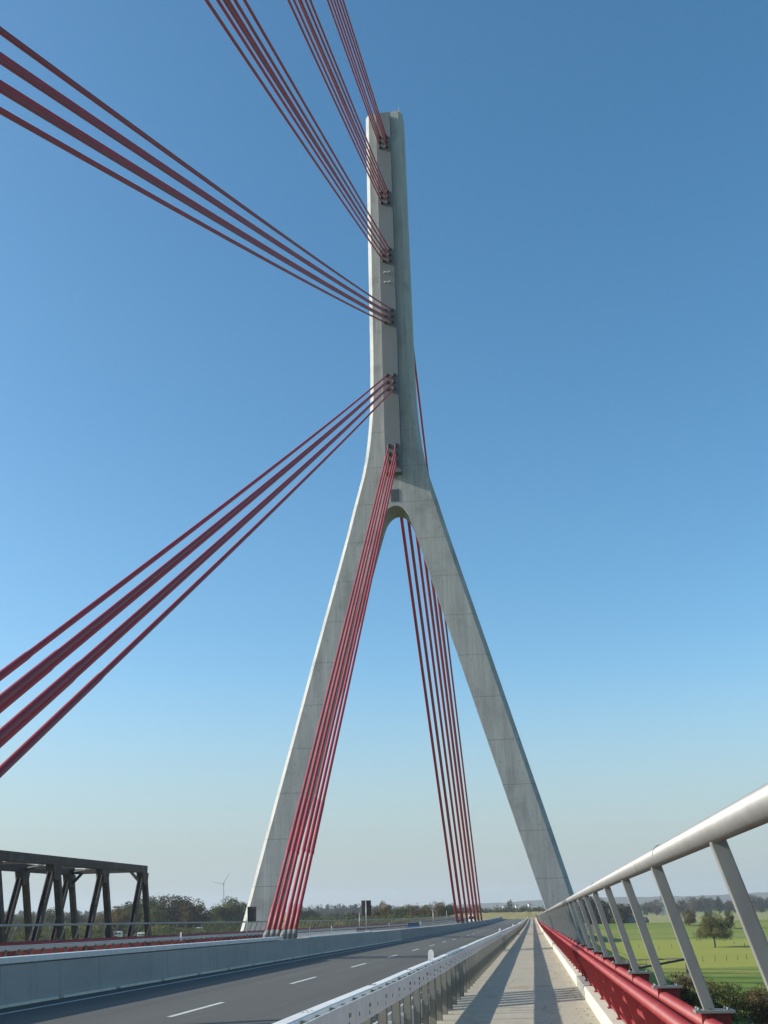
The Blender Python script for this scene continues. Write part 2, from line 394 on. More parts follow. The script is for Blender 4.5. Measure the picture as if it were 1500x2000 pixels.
# ------------------------------------------------------------------ median barriers
wl_ = thing('median_barrier', 'smooth pale grey concrete barrier along the road with cable feet on top', 'barrier')
bsec = [(-12.56,-1.73),(-12.60,-1.50),(-12.66,-.785),(-12.70,-.765),(2*M+12.70,-.765),(2*M+12.66,-.785),(2*M+12.60,-1.50),(2*M+12.56,-1.73)]
b = MB(); b.prism(bsec, Y0, 104.0, G); b.build('wall', wall_mat, wl_)
b = MB(); y = -40.0
while y < 104:
    b.box(-12.62, -12.47, y+.35, min(y+4.0, 103.9), -1.69, -1.625, G); y += 4.0
b.build('foot_strip', mat('foot_strip_concrete', (.66,.63,.52), .9, var=(.55,.52,.42), scale=3), wl_)
b = MB(); b.box(2*M+13.05, -12.72, Y0, 54.9, -1.3, -1.56, G); 
b = MB(); b.prism([(-12.648,-.745),(-12.640,-.735),(-12.640,-.625),(-12.655,-.605),(-12.70,-.60),(-13.02,-.60),(-13.02,-.745)], Y0, 54.6, G)
y = -40.0
while y < 54: b.box(-12.96, -12.86, y, y+.12, -.77, -.74, G); y += 4.0
b.build('cap_rail', guard_steel, wl_)
b = MB(); b.box(-14.0, -13.94, 61.5, 86.0, -.60, -.54, G); y = 61.6
while y < 86: b.box(-14.0, -13.94, y, y+.06, -.77, -.60, G); y += .55
b.box(-13.2, -12.75, 85.6, 86.0, -.77, -.66, G); b.box(-13.0, -12.75, 61.5, 86.0, -.77, -.72, G)
b.build('low_rail', guard_steel, wl_)
ow = thing('median_barrier', 'rough darker concrete barrier continuing the smooth one far along the road', 'barrier')
b = MB(); b.prism([(-12.5,-1.72),(-12.58,-1.5),(-12.68,-.80),(-12.72,-.77),(2*M+12.72,-.77),(2*M+12.68,-.80),(2*M+12.58,-1.5),(2*M+12.5,-1.72)], 104.3, 455.0, G)
b.build('wall', old_wall, ow)

# ------------------------------------------------------------------ steel guard rails
rnd = random.Random(5)
def jit(y0, y1, step, amp):
    ys = list(np.arange(y0, y1, step)) + [y1]
    return ys, [rnd.uniform(-amp, amp) for _ in ys], [rnd.uniform(-amp, amp) for _ in ys]
def sweep(bm, sec, ys, jx, jz, mx=lambda x: x):
    n = len(sec); o = len(bm.v)
    flip = mx(1.0) < mx(0.0)
    for y, a, c in zip(ys, jx, jz):
        for x, z in sec: bm.v.append((mx(x)+a, y, z+c+G*y))
    for k in range(len(ys)-1):
        for i in range(n):
            p = o+k*n+i; q = o+k*n+(i+1) % n
            f = [p, p+n, q+n, q]
            bm.f.append(f[::-1] if flip else f); bm.sm.append(False)
    bm.f.append([o+i for i in range(n)]); bm.sm.append(False)
    e = o+(len(ys)-1)*n; bm.f.append([e+i for i in reversed(range(n))]); bm.sm.append(False)
def guard(side, label):
    t = thing('guard_rail', label, 'guard rail')
    mx = (lambda x: x) if side == 1 else (lambda x: 2*M-x)
    ya, yb = (-6.0, 440.0) if side == 1 else (20.0, 440.0)
    ys, jx, jz = jit(ya, yb, 4.0, .006)
    bm = MB()
    if side == -1:
        sweep(bm, [(-1.905,-.870),(-1.920,-.870),(-1.945,-.845),(-1.945,-.735),(-1.920,-.700),(-1.905,-.700)], ys, jx, jz, mx)
        bm.build('front_beam', guard_steel, t); bm = MB()
    sweep(bm, [(-1.765,-.925),(-1.750,-.925),(-1.750,-.715),(-1.753,-.700),(-1.768,-.700),(-1.768,-.706),(-1.763,-.712)][::-1], ys, jx, jz, mx)
    bb = bm.build('back_beam', guard_steel, t)
    bm = MB()
    sweep(bm, [(-1.862,-.700),(-1.862,-.790),(-1.868,-.790),(-1.868,-.714),(-1.995,-.714),(-1.995,-.700),(-1.985,-.690),(-1.872,-.690)], ys, jx, jz, mx)
    bm.build('top_rail', mat('bright_zinc', (.74,.74,.71), .55, .1, var=(.62,.62,.59), scale=5), t)
    if side == 1:
        sp_ = MB(); y = ya+.9
        while y < 70:
            sp_.box(-1.862, -1.766, y, y+.04, -.76, -.706, G); y += 1.25
        sp_.build('spacer', guard_post, t)
    bm = MB()
    sweep(bm, [(-2.02,-1.16),(-2.05,-1.16),(-2.10,-1.20),(-2.10,-1.26),(-2.05,-1.30),(-2.10,-1.34),(-2.10,-1.40),(-2.05,-1.44),(-2.02,-1.44)][::-1], ys, jx, jz, mx)
    bm.build('lower_beam', guard_steel, t)
    if side == 1:
        bt = MB(); y = ya
        while y < 60:
            for dy, z in ((.02,-.80),(.10,-.80),(.02,-.87),(.62,-.83)):
                bt.box(-1.748, -1.742, y+dy, y+dy+.028, z+G*y*0-.018, z+.018, G)
            if int((y-ya)/1.25+.5) % 3 == 0:
                for dy, dx in ((.20,-1.955),(.20,-1.91),(.34,-1.955),(.34,-1.91)):
                    bt.box(dx-.010, dx+.010, y+dy, y+dy+.022, -.692, -.684, G)
            y += 1.25
        bt.build('bolt', mat('bolt_dark', (.17,.165,.16), .6, .3), t)
    first = []
    step = 1.25 if side == 1 else 1.36
    sec = MB(); sec.box(-.055, .055, -.025, -.019, -1.0, 0); sec.box(-.055, -.049, -.025, .03, -1.0, 0); sec.box(.049, .055, -.025, .03, -1.0, 0)
    sec.box(-.08, .10, -.08, .08, -1.0, -.985)
    brk = MB(); brk.box(-.20,-.05,-.03,.03,-.73,-.47)
    rest = MB(); n = 0; y = ya + .3 if side == 1 else 42.0
    proto = None
    while y < 440:
        x = -1.822
        if n < 95:
            if proto is None:
                proto = sec.build('post', guard_post, t); pb = brk.build('bracket', guard_steel, proto); p = proto
            else:
                p = proto.copy(); C.objects.link(p); p.parent = t
                q = pb.copy(); C.objects.link(q); q.parent = p
            p.location = (mx(x), y, -.715+G*y); p.rotation_euler = (0, 0, 0 if side == 1 else PI)
        else:
            rest.box(mx(x)-.055, mx(x)+.055, y-.025, y+.03, -1.70, -.72, G)
        n += 1; y += step
    tag(rest.build('post', guard_post, t), kind='stuff')
    return t
guard(1, 'zinc grey steel guard rail between the walkway and the road')
guard(-1, 'steel guard rail on the far side of the opposite carriageway')

# delineators clipped to the rails
def delineator(x, y, z0, h, label, group):
    t = thing('delineator_post', label, 'delineator', (x, y, z0+G*y), 0, group)
    b = MB(); w = .060
    prof = [(-w,0),(w,0),(w,h-.07),(w*.8,h-.025),(w*.4,h-.004),(0,h),(-w*.4,h-.004),(-w*.8,h-.025),(-w,h-.07)]; n = len(prof)
    b.add([(x,-.03,z) for x, z in prof]+[(x*.9,.03,z) for x, z in prof], [tuple(range(n)), tuple(range(2*n-1,n-1,-1))]+[(k,k+n,(k+1)%n+n,(k+1)%n) for k in range(n)])
    b.build('post_body', white_plastic, t)
    b = MB(); b.box(-.03,.03,.03,.04,h*.6,h*.8); b.build('reflector', steel, t)
    return t
for y, w in ((22.3,'nearest'),(68.0,'second nearest'),(112.0,'third nearest'),(158.0,'fourth nearest'),(214.0,'farthest')):
    delineator(-2.10, y, -.98, .43, f'white plastic delineator on the near guard rail, {w} of the row', 'delineators on the near guard rail')
for px, w in ((352,'left of the cable feet'),(603,'just right of the cable feet'),(646,'beside the big dark sign'),(759,'left of the blue car'),(821,'right of the blue car')):
    r = ray(px, 1800); y = -25.0/r.x
    delineator(-24.9, y, -.98, .60, f'white delineator on the far guard rail, {w}', 'delineators on the far guard rail')

# ------------------------------------------------------------------ footway railings
def railing(side, label, label2):
    near = side == 1
    mx = (lambda x: x) if near else (lambda x: 2*M-x)
    sp = 2.74 if near else 2.1
    dz = 0.0 if near else -.13
    ya, yb = (1.2, 445.0) if near else (30.0, 445.0)
    t = thing('footway_railing', label, 'railing')
    hz = .385+dz
    bm = MB(); ys = [ya-6] + list(np.arange(7.05, 440, 8.22)) + [yb]
    bm.tube([(mx(.92), y, hz+G*y) for y in MB.cuts(ya-8, yb)], .064, 20, cap=True)
    for y in ys[1:40]: bm.tube([(mx(.92), y+.6, hz+G*y), (mx(.92), y+.625, hz+G*y)], .0652, 20)
    bm.build('handrail', tube_steel, t)
    # post prototype, origin at the base plate
    dzr = 0 if near else .09
    bx, bz = 1.185, -.63+dzr; tx, tz = .93, hz-.05
    s_ = 1 if near else -1
    pp = MB(); dx = (tx-bx) if near else -(tx-bx)
    pp.bar((0,0,.0), (dx,0,tz-bz), .046, .080, up=(1,0,0))
    pass
    pl = MB()
    pl.box(-.105, .165, -.075, .075, -.018, .0) if near else pl.box(-.165, .105, -.075, .075, -.018, 0)
    for ax in (-.08, .12):
        for ay in (-.05, .05): pl.tube([(ax*s_, ay, 0), (ax*s_, ay, .018)], .011, 6)
    br = MB()
    a_, b_ = sorted((-.06*s_, .15*s_)); br.add([(a_,-.008,-.024),(b_,-.008,-.024),(b_*.4 if s_ > 0 else b_,-.008,-.50),(a_ if s_ > 0 else a_*.4,-.008,-.50),(a_,.008,-.024),(b_,.008,-.024),(b_*.4 if s_ > 0 else b_,.008,-.50),(a_ if s_ > 0 else a_*.4,.008,-.50)], [(0,1,2,3),(7,6,5,4),(0,4,5,1),(1,5,6,2),(2,6,7,3),(3,7,4,0)])
    proto = None; n = 0; rest = MB()
    y = 2.67*1.0 if near else 44.0
    if near: y = 8.19 - 2.74*3
    k = 0
    while y < yb-1:
        if n < 98:
            if proto is None:
                proto = pp.build('post', post_steel, t, bevel=.006)
                pa = pl.build('base_plate', plate_steel, proto); pb = br.build('bracket', rail_red, proto); p = proto
            else:
                p = proto.copy(); C.objects.link(p); p.parent = t
                for src in (pa, pb):
                    q = src.copy(); C.objects.link(q); q.parent = p
            p.location = (mx(bx), y, bz+G*y)
        else:
            z = bz+G*y
            rest.bar((mx(bx), y, z), (mx(tx), y, tz+G*y), .055, .115, up=(1,0,0)); rest.box(mx(bx)-.12, mx(bx)+.15, y-.08, y+.08, z-.05, z)
        n += 1; y += sp
    if rest.v: tag(rest.build('post', post_steel, t), kind='stuff')
    bm = MB(); bm.tube([(mx(1.185), y, -.735+dzr+G*y) for y in MB.cuts(ya-8, yb)], .056, 16); bm.build('red_tube', rail_red, t)
    bm = MB()
    y = ya-3.0
    while y < (90 if near else 150):
        bm.box(mx(1.205)-(.007 if near else .022), mx(1.205)+(.007 if near else .022), y, y+.014, -1.44, -.78+dzr, G); y += (.085 if near else .13)
    for z in (-.86, -1.40): bm.box(mx(1.205)-.02, mx(1.205)+.02, ya-8, yb, z-.015, z+.015, G)
    bm.box(mx(1.205)-.006, mx(1.205)+.006, (90 if near else 150), yb, -1.40, -.78+dzr, G)
    bm.build('infill_grid', rail_red, t)
    # inner red rail on the kerb
    t2 = thing('kerb_rail', label2, 'rail')
    cx, cz = 1.035, -.772 + (0 if near else .05)
    bm = MB(); bm.tube([(mx(cx), y, cz+G*y) for y in MB.cuts(ya-8, yb)], .058, 20); bm.build('red_tube', rail_red, t2)
    sp2 = 2.04
    pp = MB(); bx2 = 1.245; d2 = (cx-bx2)*(1 if near else -1); hh = cz+1.448
    pp.bar((0,0,.012), (d2,0,hh-.03), .022, .15, up=(1,0,0))
    pp.bar((0,.055,.012), (d2*.9,.055,hh*.9), .09, .012, up=(1,0,0))
    bp = MB(); bp.box(-.11,.11,-.09,.09,0,.014)
    for ax in (-.08,.08):
        for ay in (-.06,.06): bp.tube([(ax,ay,.012),(ax,ay,.035)], .012, 6)
    proto = None; n = 0; rest = MB(); y = 1.0 if near else 44.0
    while y < yb-1:
        if n < 98:
            if proto is None:
                proto = pp.build('post', rail_red, t2); pa = bp.build('base_plate', rail_red, proto); p = proto
            else:
                p = proto.copy(); C.objects.link(p); p.parent = t2
                q = pa.copy(); C.objects.link(q); q.parent = p
            p.location = (mx(bx2), y, -1.448+G*y)
        else:
            rest.bar((mx(bx2), y, -1.44+G*y), (mx(cx), y, cz+G*y), .022, .15, up=(1,0,0))
        n += 1; y += sp2
    tag(rest.build('post', rail_red, t2), kind='stuff')
    bm = MB()
    for z, x in ((-1.30,1.20),(-1.02,1.115)): bm.box(mx(x)-.008, mx(x)+.008, ya-8, yb, z-.025, z+.025, G)
    bm.build('mid_bar', rail_red, t2)
railing(1, 'tall footway railing beside the walkway with thick grey handrail on slanting posts', 'low red tubular rail on slanting posts along the white kerb')
railing(-1, 'distant footway railing on the far edge of the bridge with slanting grey posts', 'red rail beyond the far guard rail on the left')

# outrigger bracket on the outside of the railing
ob = thing('outrigger_bracket', 'dark triangular steel outrigger sticking out from the bridge edge over the meadow', 'bracket', (0,0,0))
o1 = ray(1100,1919)*50.0; o2 = ray(1092,1879)*62.0; tip = ray(1346,1872)*56.0
b = MB(); b.bar(o1, tip, .09, .09); b.build('arm', truss_steel, ob)
b = MB(); b.bar(o2, tip, .06, .06); b.build('arm', truss_steel, ob)
md = o1.lerp(tip, .68); b = MB(); b.bar(o2.lerp(tip, .38), md, .05, .05); b.build('strut', truss_steel, ob)
b = MB(); b.box(tip.x-.06, tip.x+.06, tip.y-.1, tip.y+1.2, tip.z-.9, tip.z+.25); b.build('end_plate', truss_steel, ob)
for o in (o1, o2):
    b = MB(); b.bar(Vector((1.30, o.y, o.z)), o, .2, .2); b.build('clamp', truss_steel, ob)

# ------------------------------------------------------------------ signs and poles
def sign(x, y, z0, ztop, zb, w, side, label):
    t = thing('road_sign', label, 'sign', (x, y, z0))
    b = MB(); b.tube([(0,0,0),(0,0,ztop-z0+.03)], .038, 10); b.build('post', steel, t)
    b = MB(); cx = side*w*.5; b.box(cx-w/2, cx+w/2, .04, .075, zb-z0, ztop-z0); b.build('sign_plate', sign_back, t, bevel=.012)
    b = MB(); b.box(cx-w/2+.04, cx+w/2-.04, .0, .04, zb-z0+.25, zb-z0+.30); b.box(cx-w/2+.04, cx+w/2-.04, .0, .04, ztop-z0-.30, ztop-z0-.25); b.build('stiffener', sign_back, t)
y = -24.95/ray(483,1800).x
sign(-24.95, y, -1.7+G*y, atz(483,1771,y), atz(483,1800,y), .78, 1, 'dark back of a road sign in front of the left pylon leg')
y = -13.4/ray(715.5,1800).x
sign(-13.4, y, -.77+G*y, atz(715,1758.5,y), atz(715,1789,y), .80, 0, 'dark back of a tall road sign standing on the median barrier')
def pole(x, px, ptop, z0, label, head=False):
    y = x/ray(px,1800).x; zt = atz(px, ptop, y)
    t = thing('marker_pole', label, 'pole', (x, y, z0+G*y))
    b = MB(); b.tube([(0,0,0),(0,0,zt-z0-G*y)], .045, 8); b.build('post', steel, t)
    if head:
        b = MB(); b.box(-.30,.0,.03,.06,zt-z0-G*y-.75,zt-z0-G*y-.1); b.build('sign_plate', sign_back, t)
pole(-25.1, 702, 1783, -1.7, 'thin pale pole on the far edge left of the large dark sign')
pole(-13.4, 846.5, 1778, -.77, 'thin pole with a small dark plate on the median right of the blue car', True)
pole(-25.1, 873, 1781, -1.7, 'thin pole on the far edge near the cables behind the pylon')

# ------------------------------------------------------------------ vehicles on the opposite carriageway (all drive towards the camera)
def vehicle(name, label, cat, x, y, body, L, W, prof, glass, paint):
    """prof: side outline (distance from front, height); glass: list of (i0,i1) profile spans that are panes"""
    z = zroad(x)+G*y
    t = thing(name, label, cat, (x, y, z))
    b = MB(); n = len(prof)
    P = []
    for s in (-1, 1):
        for d, h in prof:
            w = W/2 - max(0, h-.9)*.16
            P.append((s*w, d, h))
    fs = [tuple(range(n))[::-1], tuple(range(n, 2*n))] + [(i, (i+1) % n, n+(i+1) % n, n+i) for i in range(n)]
    b.add(P, fs); b.build('body', paint, t, bevel=.05)
    for (d0,h0),(d1,h1) in glass:
        g = MB(); w0 = W/2-max(0,h0-.9)*.16-.10; w1 = W/2-max(0,h1-.9)*.16-.10
        e = .02
        g.add([(-w0,d0-e,h0+e),(w0,d0-e,h0+e),(w1,d1-e,h1+e),(-w1,d1-e,h1+e),(-w0,d0+.01,h0),(w0,d0+.01,h0),(w1,d1+.01,h1),(-w1,d1+.01,h1)],
              [(0,1,2,3),(7,6,5,4),(0,4,5,1),(1,5,6,2),(2,6,7,3),(3,7,4,0)])
        g.build('windscreen', glass_dark, t)
    hmax = max(h for d, h in prof); dm = L*.55
    for s in (-1, 1):
        g = MB(); zz0, zz1 = .98, hmax-.12
        x0 = s*(W/2-.02+.012); x1 = s*(W/2-(zz1-.9)*.16+.012)
        g.add([(x0,dm-.95,zz0),(x0,dm+.95,zz0),(x1,dm+.7,zz1),(x1,dm-.55,zz1)], [(0,1,2,3) if s > 0 else (3,2,1,0)]); g.build('side_window', glass_dark, t)
        h = MB(); h.box(s*W*.33-.16, s*W*.33+.16, -.03, .06, .62, .78); h.build('headlight', lamp_glass, t)
        m = MB(); m.box(s*(W/2+.09)-.09, s*(W/2+.09)+.09, 1.15, 1.25, .98, 1.12); m.build('mirror', paint, t)
        for d in (.8, L-.85):
            w_ = MB(); w_.tube([(s*(W/2-.2), d, .32),(s*(W/2+.01), d, .32)], .32, 16); wo = w_.build('wheel', rubber, t)
            w_ = MB(); w_.tube([(s*(W/2+.0), d, .32),(s*(W/2+.015), d, .32)], .2, 12); w_.build('rim', steel, wo)
    g = MB(); g.box(-.26,.26,-.035,-.01,.42,.53); g.build('number_plate', white_plastic, t)
CAR = [(0,.35),(0,.72),(.12,.82),(1.05,.98),(1.85,1.47),(3.1,1.48),(3.95,1.02),(4.2,.95),(4.25,.4)]
VAN = [(0,.35),(0,.9),(.15,1.05),(.75,1.25),(1.35,2.1),(1.7,2.35),(5.4,2.4),(5.45,.4)]
y = 150.0
vehicle('car', 'dark blue car driving towards the camera beyond the concrete barrier', 'car', atx(805,y,1806), y, None, 4.25, 1.78, CAR, [((1.1,1.0),(1.82,1.45))], car_blue)
y = 300.0
vehicle('van', 'white van seen between the distant cables behind the barrier', 'van', atx(920,y,1793), y, None, 5.45, 2.0, VAN, [((.8,1.3),(1.33,2.06))], van_white)
y = 262.0
vehicle('car', 'small dark car left of the white van at the foot of the distant cables', 'car', atx(899,y,1796), y, None, 4.25, 1.78, CAR, [((1.1,1.0),(1.82,1.45))], sign_back)

# ------------------------------------------------------------------ old truss bridge on the left
tb = thing('truss_bridge', 'old dark steel truss bridge ending beside the new bridge on the left', 'bridge')
TX = (-40.0, -48.0); TYe = 108.0; PAN = 10.6; NP = 7
ZT, ZB = 5.0, -8.8
for X in TX:
    b = MB(); b.box(X-.32, X+.32, TYe-PAN*NP-3, TYe+.45, ZT-.72, ZT); b.build('top_chord', truss_steel, tb, bevel=.03)
    b = MB(); b.box(X-.32, X+.32, TYe-PAN*NP-3, TYe+PAN*.5, ZB-.4, ZB+.4); b.build('bottom_chord', truss_steel, tb)
    for k in range(NP):
        yt = TYe - k*PAN
        for s in (1, -1):
            b = MB(); a = Vector((X, yt+s*.25, ZT-.5)); e = Vector((X, yt+s*PAN/2, ZB))
            if s > 0: b.bar(a, e, .5, .52, up=(1,0,0))
            else:
                for dx in (-.2, .2): b.bar(a+Vector((dx,0,0)), e+Vector((dx,0,0)), .52, .08, up=(1,0,0))
                b.bar(a, e, .10, .34, up=(1,0,0))
            b.build('diagonal', truss_steel, tb)
        b = MB(); b.add([(X-.35,yt-1.0,ZT-.7),(X-.35,yt+.75,ZT-.7),(X-.35,yt+.6,ZT-1.9),(X-.35,yt-.5,ZT-1.9),(X+.35,yt-1.0,ZT-.7),(X+.35,yt+.75,ZT-.7),(X+.35,yt+.6,ZT-1.9),(X+.35,yt-.5,ZT-1.9)],
            [(0,1,2,3),(7,6,5,4),(0,4,5,1),(1,5,6,2),(2,6,7,3),(3,7,4,0)]); b.build('gusset', truss_steel, tb)
for k in range(NP):
    yt = TYe - k*PAN
    b = MB(); b.bar((TX[0],yt,ZT-.40),(TX[1],yt,ZT-.40), .25, .5 if k == 0 else .22); b.build('cross_strut', truss_steel, tb)
    if k < NP-1:
        b = MB(); b.bar((TX[0],yt,ZT-.25),(TX[1],yt-PAN,ZT-.25), .14, .12); b.build('wind_brace', truss_pale, tb)
        b = MB(); b.bar((TX[1],yt,ZT-.42),(TX[0],yt-PAN,ZT-.42), .14, .12); b.build('wind_brace', truss_steel, tb)
b = MB()
for X in TX:
    s = 1 if X == TX[0] else -1
    b.bar((X, TYe, ZT-1.9), (X-s*1.3, TYe, ZT-.6), .25, .25)
b.build('knee_brace', truss_steel, tb)
b = MB(); b.box(TX[1]-.3, TX[0]+.3, TYe-PAN*NP-3, TYe+PAN*.5, ZB-.9, ZB-.42); b.build('deck', truss_steel, tb)
b = MB(); b.box(TX[1]-1, TX[0]+1, TYe+PAN*.5-2.5, TYe+PAN*.5+1.5, GZ-.5, ZB-.95); b.build('pier', wall_mat, tb)

# ------------------------------------------------------------------ ground, embankment, hills
def smooth(a, b, x):
    t = np.clip((x-a)/(b-a), 0, 1); return t*t*(3-2*t)
def dike(x, y):
    # a grassy dike runs from behind the right pylon leg out to the right
    yc = 640 + .10*(x-80)
    h = 4.5*smooth(yc-85, yc, y)*(1-smooth(yc+8, yc+60, y))*smooth(16, 40, x)
    return h
def ground_h(x, y):
    h = dike(x, y)
    h = h + .25*np.sin(x*.05+1.3)*np.sin(y*.043)
    h = h + 5.2*smooth(-55, -80, x)*smooth(230, 320, y)*(1-smooth(900, 1300, y))
    h = h + 12*smooth(1700, 3000, y)
    # road embankment beyond the bridge
    hb = smooth(430, 470, y)*(1-smooth(900, 1100, y))
    top = -5.0 - GZ
    e = np.clip((np.abs(x-M)-17)/24, 0, 1)
    h = np.maximum(h, hb*top*(1-e))
    return h
gx = np.unique(np.concatenate([np.linspace(-6900,-400,40), np.linspace(-400,-60,40), np.linspace(-60,330,160), np.linspace(330,900,40), np.linspace(900,6900,40)]))
gy = np.unique(np.concatenate([np.linspace(-600,60,20), np.linspace(60,760,260), np.linspace(760,1500,50), np.linspace(1500,6900,30)]))
XX, YY = np.meshgrid(gx, gy)
ZZ = GZ + ground_h(XX, YY)
nv = np.stack([XX.ravel(), YY.ravel(), ZZ.ravel()], 1)
nx_, ny_ = len(gx), len(gy)
ii = (np.arange(ny_-1)[:,None]*nx_ + np.arange(nx_-1)[None]).ravel()
gm = bpy.data.meshes.new('meadow'); gm.from_pydata(nv.tolist(), [], np.stack([ii, ii+1, ii+1+nx_, ii+nx_], 1).tolist()); gm.update()
gm.polygons.foreach_set('use_smooth', [True]*len(gm.polygons))
grass = mat('grass', (.100,.165,.022), .95, var=(.155,.21,.035), scale=.05, stretch=(.5,1,1), spec=.1)
mixin(grass, noise_fac(grass, .022, (.25,1.2,1), .46, .58, .9, off=(3,0,0)), (.22,.235,.05))
mixin(grass, noise_fac(grass, .35, (.6,1,1), .55, .72, .5), (.060,.105,.016))
mixin(grass, noise_fac(grass, .12, (.35,1.6,1), .52, .62, .45, off=(8,1,0)), (.075,.13,.018))
mixin(grass, noise_fac(grass, .06, (1.2,.25,1), .54, .60, .5, off=(1,6,0)), (.21,.20,.055))
mixin(grass, noise_fac(grass, .7, (1,2.5,1), .56, .66, .5, off=(6,6,0)), (.055,.095,.018))
mixin(grass, noise_fac(grass, 1.8, (1,1,1), .55, .75, .35), (.20,.19,.075))
n = grass.node_tree.nodes; l = grass.node_tree.links
def field_fac(a, b, c, d):
    """grass of another kind grows in the strip of meadow between these distances"""
    tc = n.new('ShaderNodeTexCoord'); sp = n.new('ShaderNodeSeparateXYZ'); l.new(tc.outputs['Object'], sp.inputs[0])
    nz = n.new('ShaderNodeTexNoise'); nz.inputs['Scale'].default_value = .03; l.new(tc.outputs['Object'], nz.inputs[0])
    ma = n.new('ShaderNodeMath'); ma.operation = 'MULTIPLY_ADD'; l.new(nz.outputs[0], ma.inputs[0]); ma.inputs[1].default_value = 34; l.new(sp.outputs[1], ma.inputs[2])
    m1 = n.new('ShaderNodeMapRange'); l.new(ma.outputs[0], m1.inputs[0]); m1.inputs[1].default_value = a+17; m1.inputs[2].default_value = b+17
    m2 = n.new('ShaderNodeMapRange'); l.new(ma.outputs[0], m2.inputs[0]); m2.inputs[1].default_value = d+17; m2.inputs[2].default_value = c+17
    mu = n.new('ShaderNodeMath'); mu.operation = 'MULTIPLY'; l.new(m1.outputs[0], mu.inputs[0]); l.new(m2.outputs[0], mu.inputs[1])
    mm = n.new('ShaderNodeMath'); mm.operation = 'MULTIPLY'; l.new(mu.outputs[0], mm.inputs[0]); mm.inputs[1].default_value = .8
    return mm.outputs[0]
mixin(grass, field_fac(265, 280, 465, 500), (.27,.275,.05))
mixin(grass, field_fac(720, 760, 1500, 1700), (.26,.24,.10))
gm.materials.append(grass)
go = bpy.data.objects.new('meadow', gm); C.objects.link(go); tag(go, kind='structure')
# the road curves away behind this dry grass bank
dry = mat('dry_grass', (.30,.25,.12), .95, var=(.20,.19,.08), scale=.4, stretch=(.4,1,1), spec=.1)
b = MB(); xs = np.linspace(-50, 26, 60); prof = [(462,-5.2),(466,-4.2),(474,-2.9),(484,-2.15),(505,-2.0),(560,-5.2),(600,-13.5)]
rg = random.Random(3)
for y, z in prof:
    for x in xs: b.v.append((x, y+rg.uniform(-.8,.8)+.05*(x+13), z+rg.uniform(-.22,.22)-max(0,(x-4)*.27)-max(0,(-34-x)*.35)))
for k in range(len(prof)-1):
    for i in range(59):
        a = k*60+i; b.f.append([a, a+1, a+61, a+60]); b.sm.append(True)
tag(b.build('embankment', dry), kind='structure')
hill_mat = mat('wooded_hills', (.055,.065,.035), .95, var=(.10,.075,.035), scale=.02, spec=.1)
b = MB(); hx = np.linspace(-5200, 5600, 360); rg = np.random.RandomState(4)
crest = 18 + 26*smooth(-2500, 200, hx) + 10*smooth(300, 1300, hx) + 5*np.sin(hx*.0021+.5) + 4*np.sin(hx*.0057) + rg.uniform(-2,2,len(hx))
crest = np.clip(crest, 8, 70)
for k, (dy, fz) in enumerate(((0,-.02),(150,.45),(320,.85),(480,1.0),(900,.6))):
    for x, c in zip(hx, crest): b.v.append((x, 5300+dy+120*math.sin(x*.0011), GZ + fz*c + (rg.uniform(-1.2,1.2) if k else 0)))
for k in range(4):
    for i in range(359):
        a = k*360+i; b.f.append([a, a+1, a+361, a+360]); b.sm.append(False)
tag(b.build('hills', hill_mat), kind='structure')

# ------------------------------------------------------------------ trees
def leaf_mat(name, cols):
    m = bpy.data.materials.new(name); m.use_nodes = True
    n = m.node_tree.nodes; l = m.node_tree.links; b = n['Principled BSDF']
    b.inputs['Roughness'].default_value = .8; b.inputs['Specular IOR Level'].default_value = .15
    tc = n.new('ShaderNodeTexCoord'); oi = n.new('ShaderNodeObjectInfo')
    ad = n.new('ShaderNodeVectorMath'); ad.operation = 'ADD'; l.new(tc.outputs['Object'], ad.inputs[0])
    sc = n.new('ShaderNodeMath'); sc.operation = 'MULTIPLY'; l.new(oi.outputs['Random'], sc.inputs[0]); sc.inputs[1].default_value = 60
    l.new(sc.outputs[0], ad.inputs[1])
    nz = n.new('ShaderNodeTexNoise'); nz.inputs['Scale'].default_value = 3.2; nz.inputs['Detail'].default_value = 6; nz.inputs['Roughness'].default_value = .7
    l.new(ad.outputs[0], nz.inputs[0])
    cr = n.new('ShaderNodeValToRGB'); l.new(nz.outputs[0], cr.inputs[0])
    e = cr.color_ramp.elements; e[0].position = .34; e[0].color = (*cols[0],1); e[1].position = .66; e[1].color = (*cols[2],1)
    q = cr.color_ramp.elements.new(.5); q.color = (*cols[1],1)
    l.new(cr.outputs[0], b.inputs['Base Color'])
    tr = n.new('ShaderNodeBsdfTranslucent'); l.new(cr.outputs[0], tr.inputs[0])
    mx = n.new('ShaderNodeMixShader'); mx.inputs[0].default_value = .25
    l.new(b.outputs[0], mx.inputs[1]); l.new(tr.outputs[0], mx.inputs[2]); l.new(mx.outputs[0], n['Material Output'].inputs[0])
    return m
def br(c, k): return [tuple(v*k for v in q) for q in c]
LM = {'olive': leaf_mat('olive_leaves', [(.040,.054,.018),(.085,.098,.028),(.15,.15,.042)]),
      'autumn': leaf_mat('autumn_leaves', [(.075,.060,.018),(.14,.105,.025),(.22,.15,.032)]),
      'brown': leaf_mat('brown_leaves', [(.052,.046,.022),(.108,.084,.038),(.185,.13,.056)]),
      'dark': leaf_mat('dark_leaves', [(.020,.026,.012),(.042,.048,.020),(.078,.076,.030)]),
      'yellow': leaf_mat('yellow_leaves', [(.10,.115,.022),(.17,.165,.030),(.24,.21,.045)]),
      'willow': leaf_mat('willow_leaves', [(.050,.058,.018),(.115,.120,.036),(.21,.19,.056)]),
      'far': leaf_mat('far_leaves', [(.030,.038,.022),(.055,.058,.028),(.085,.075,.034)])}
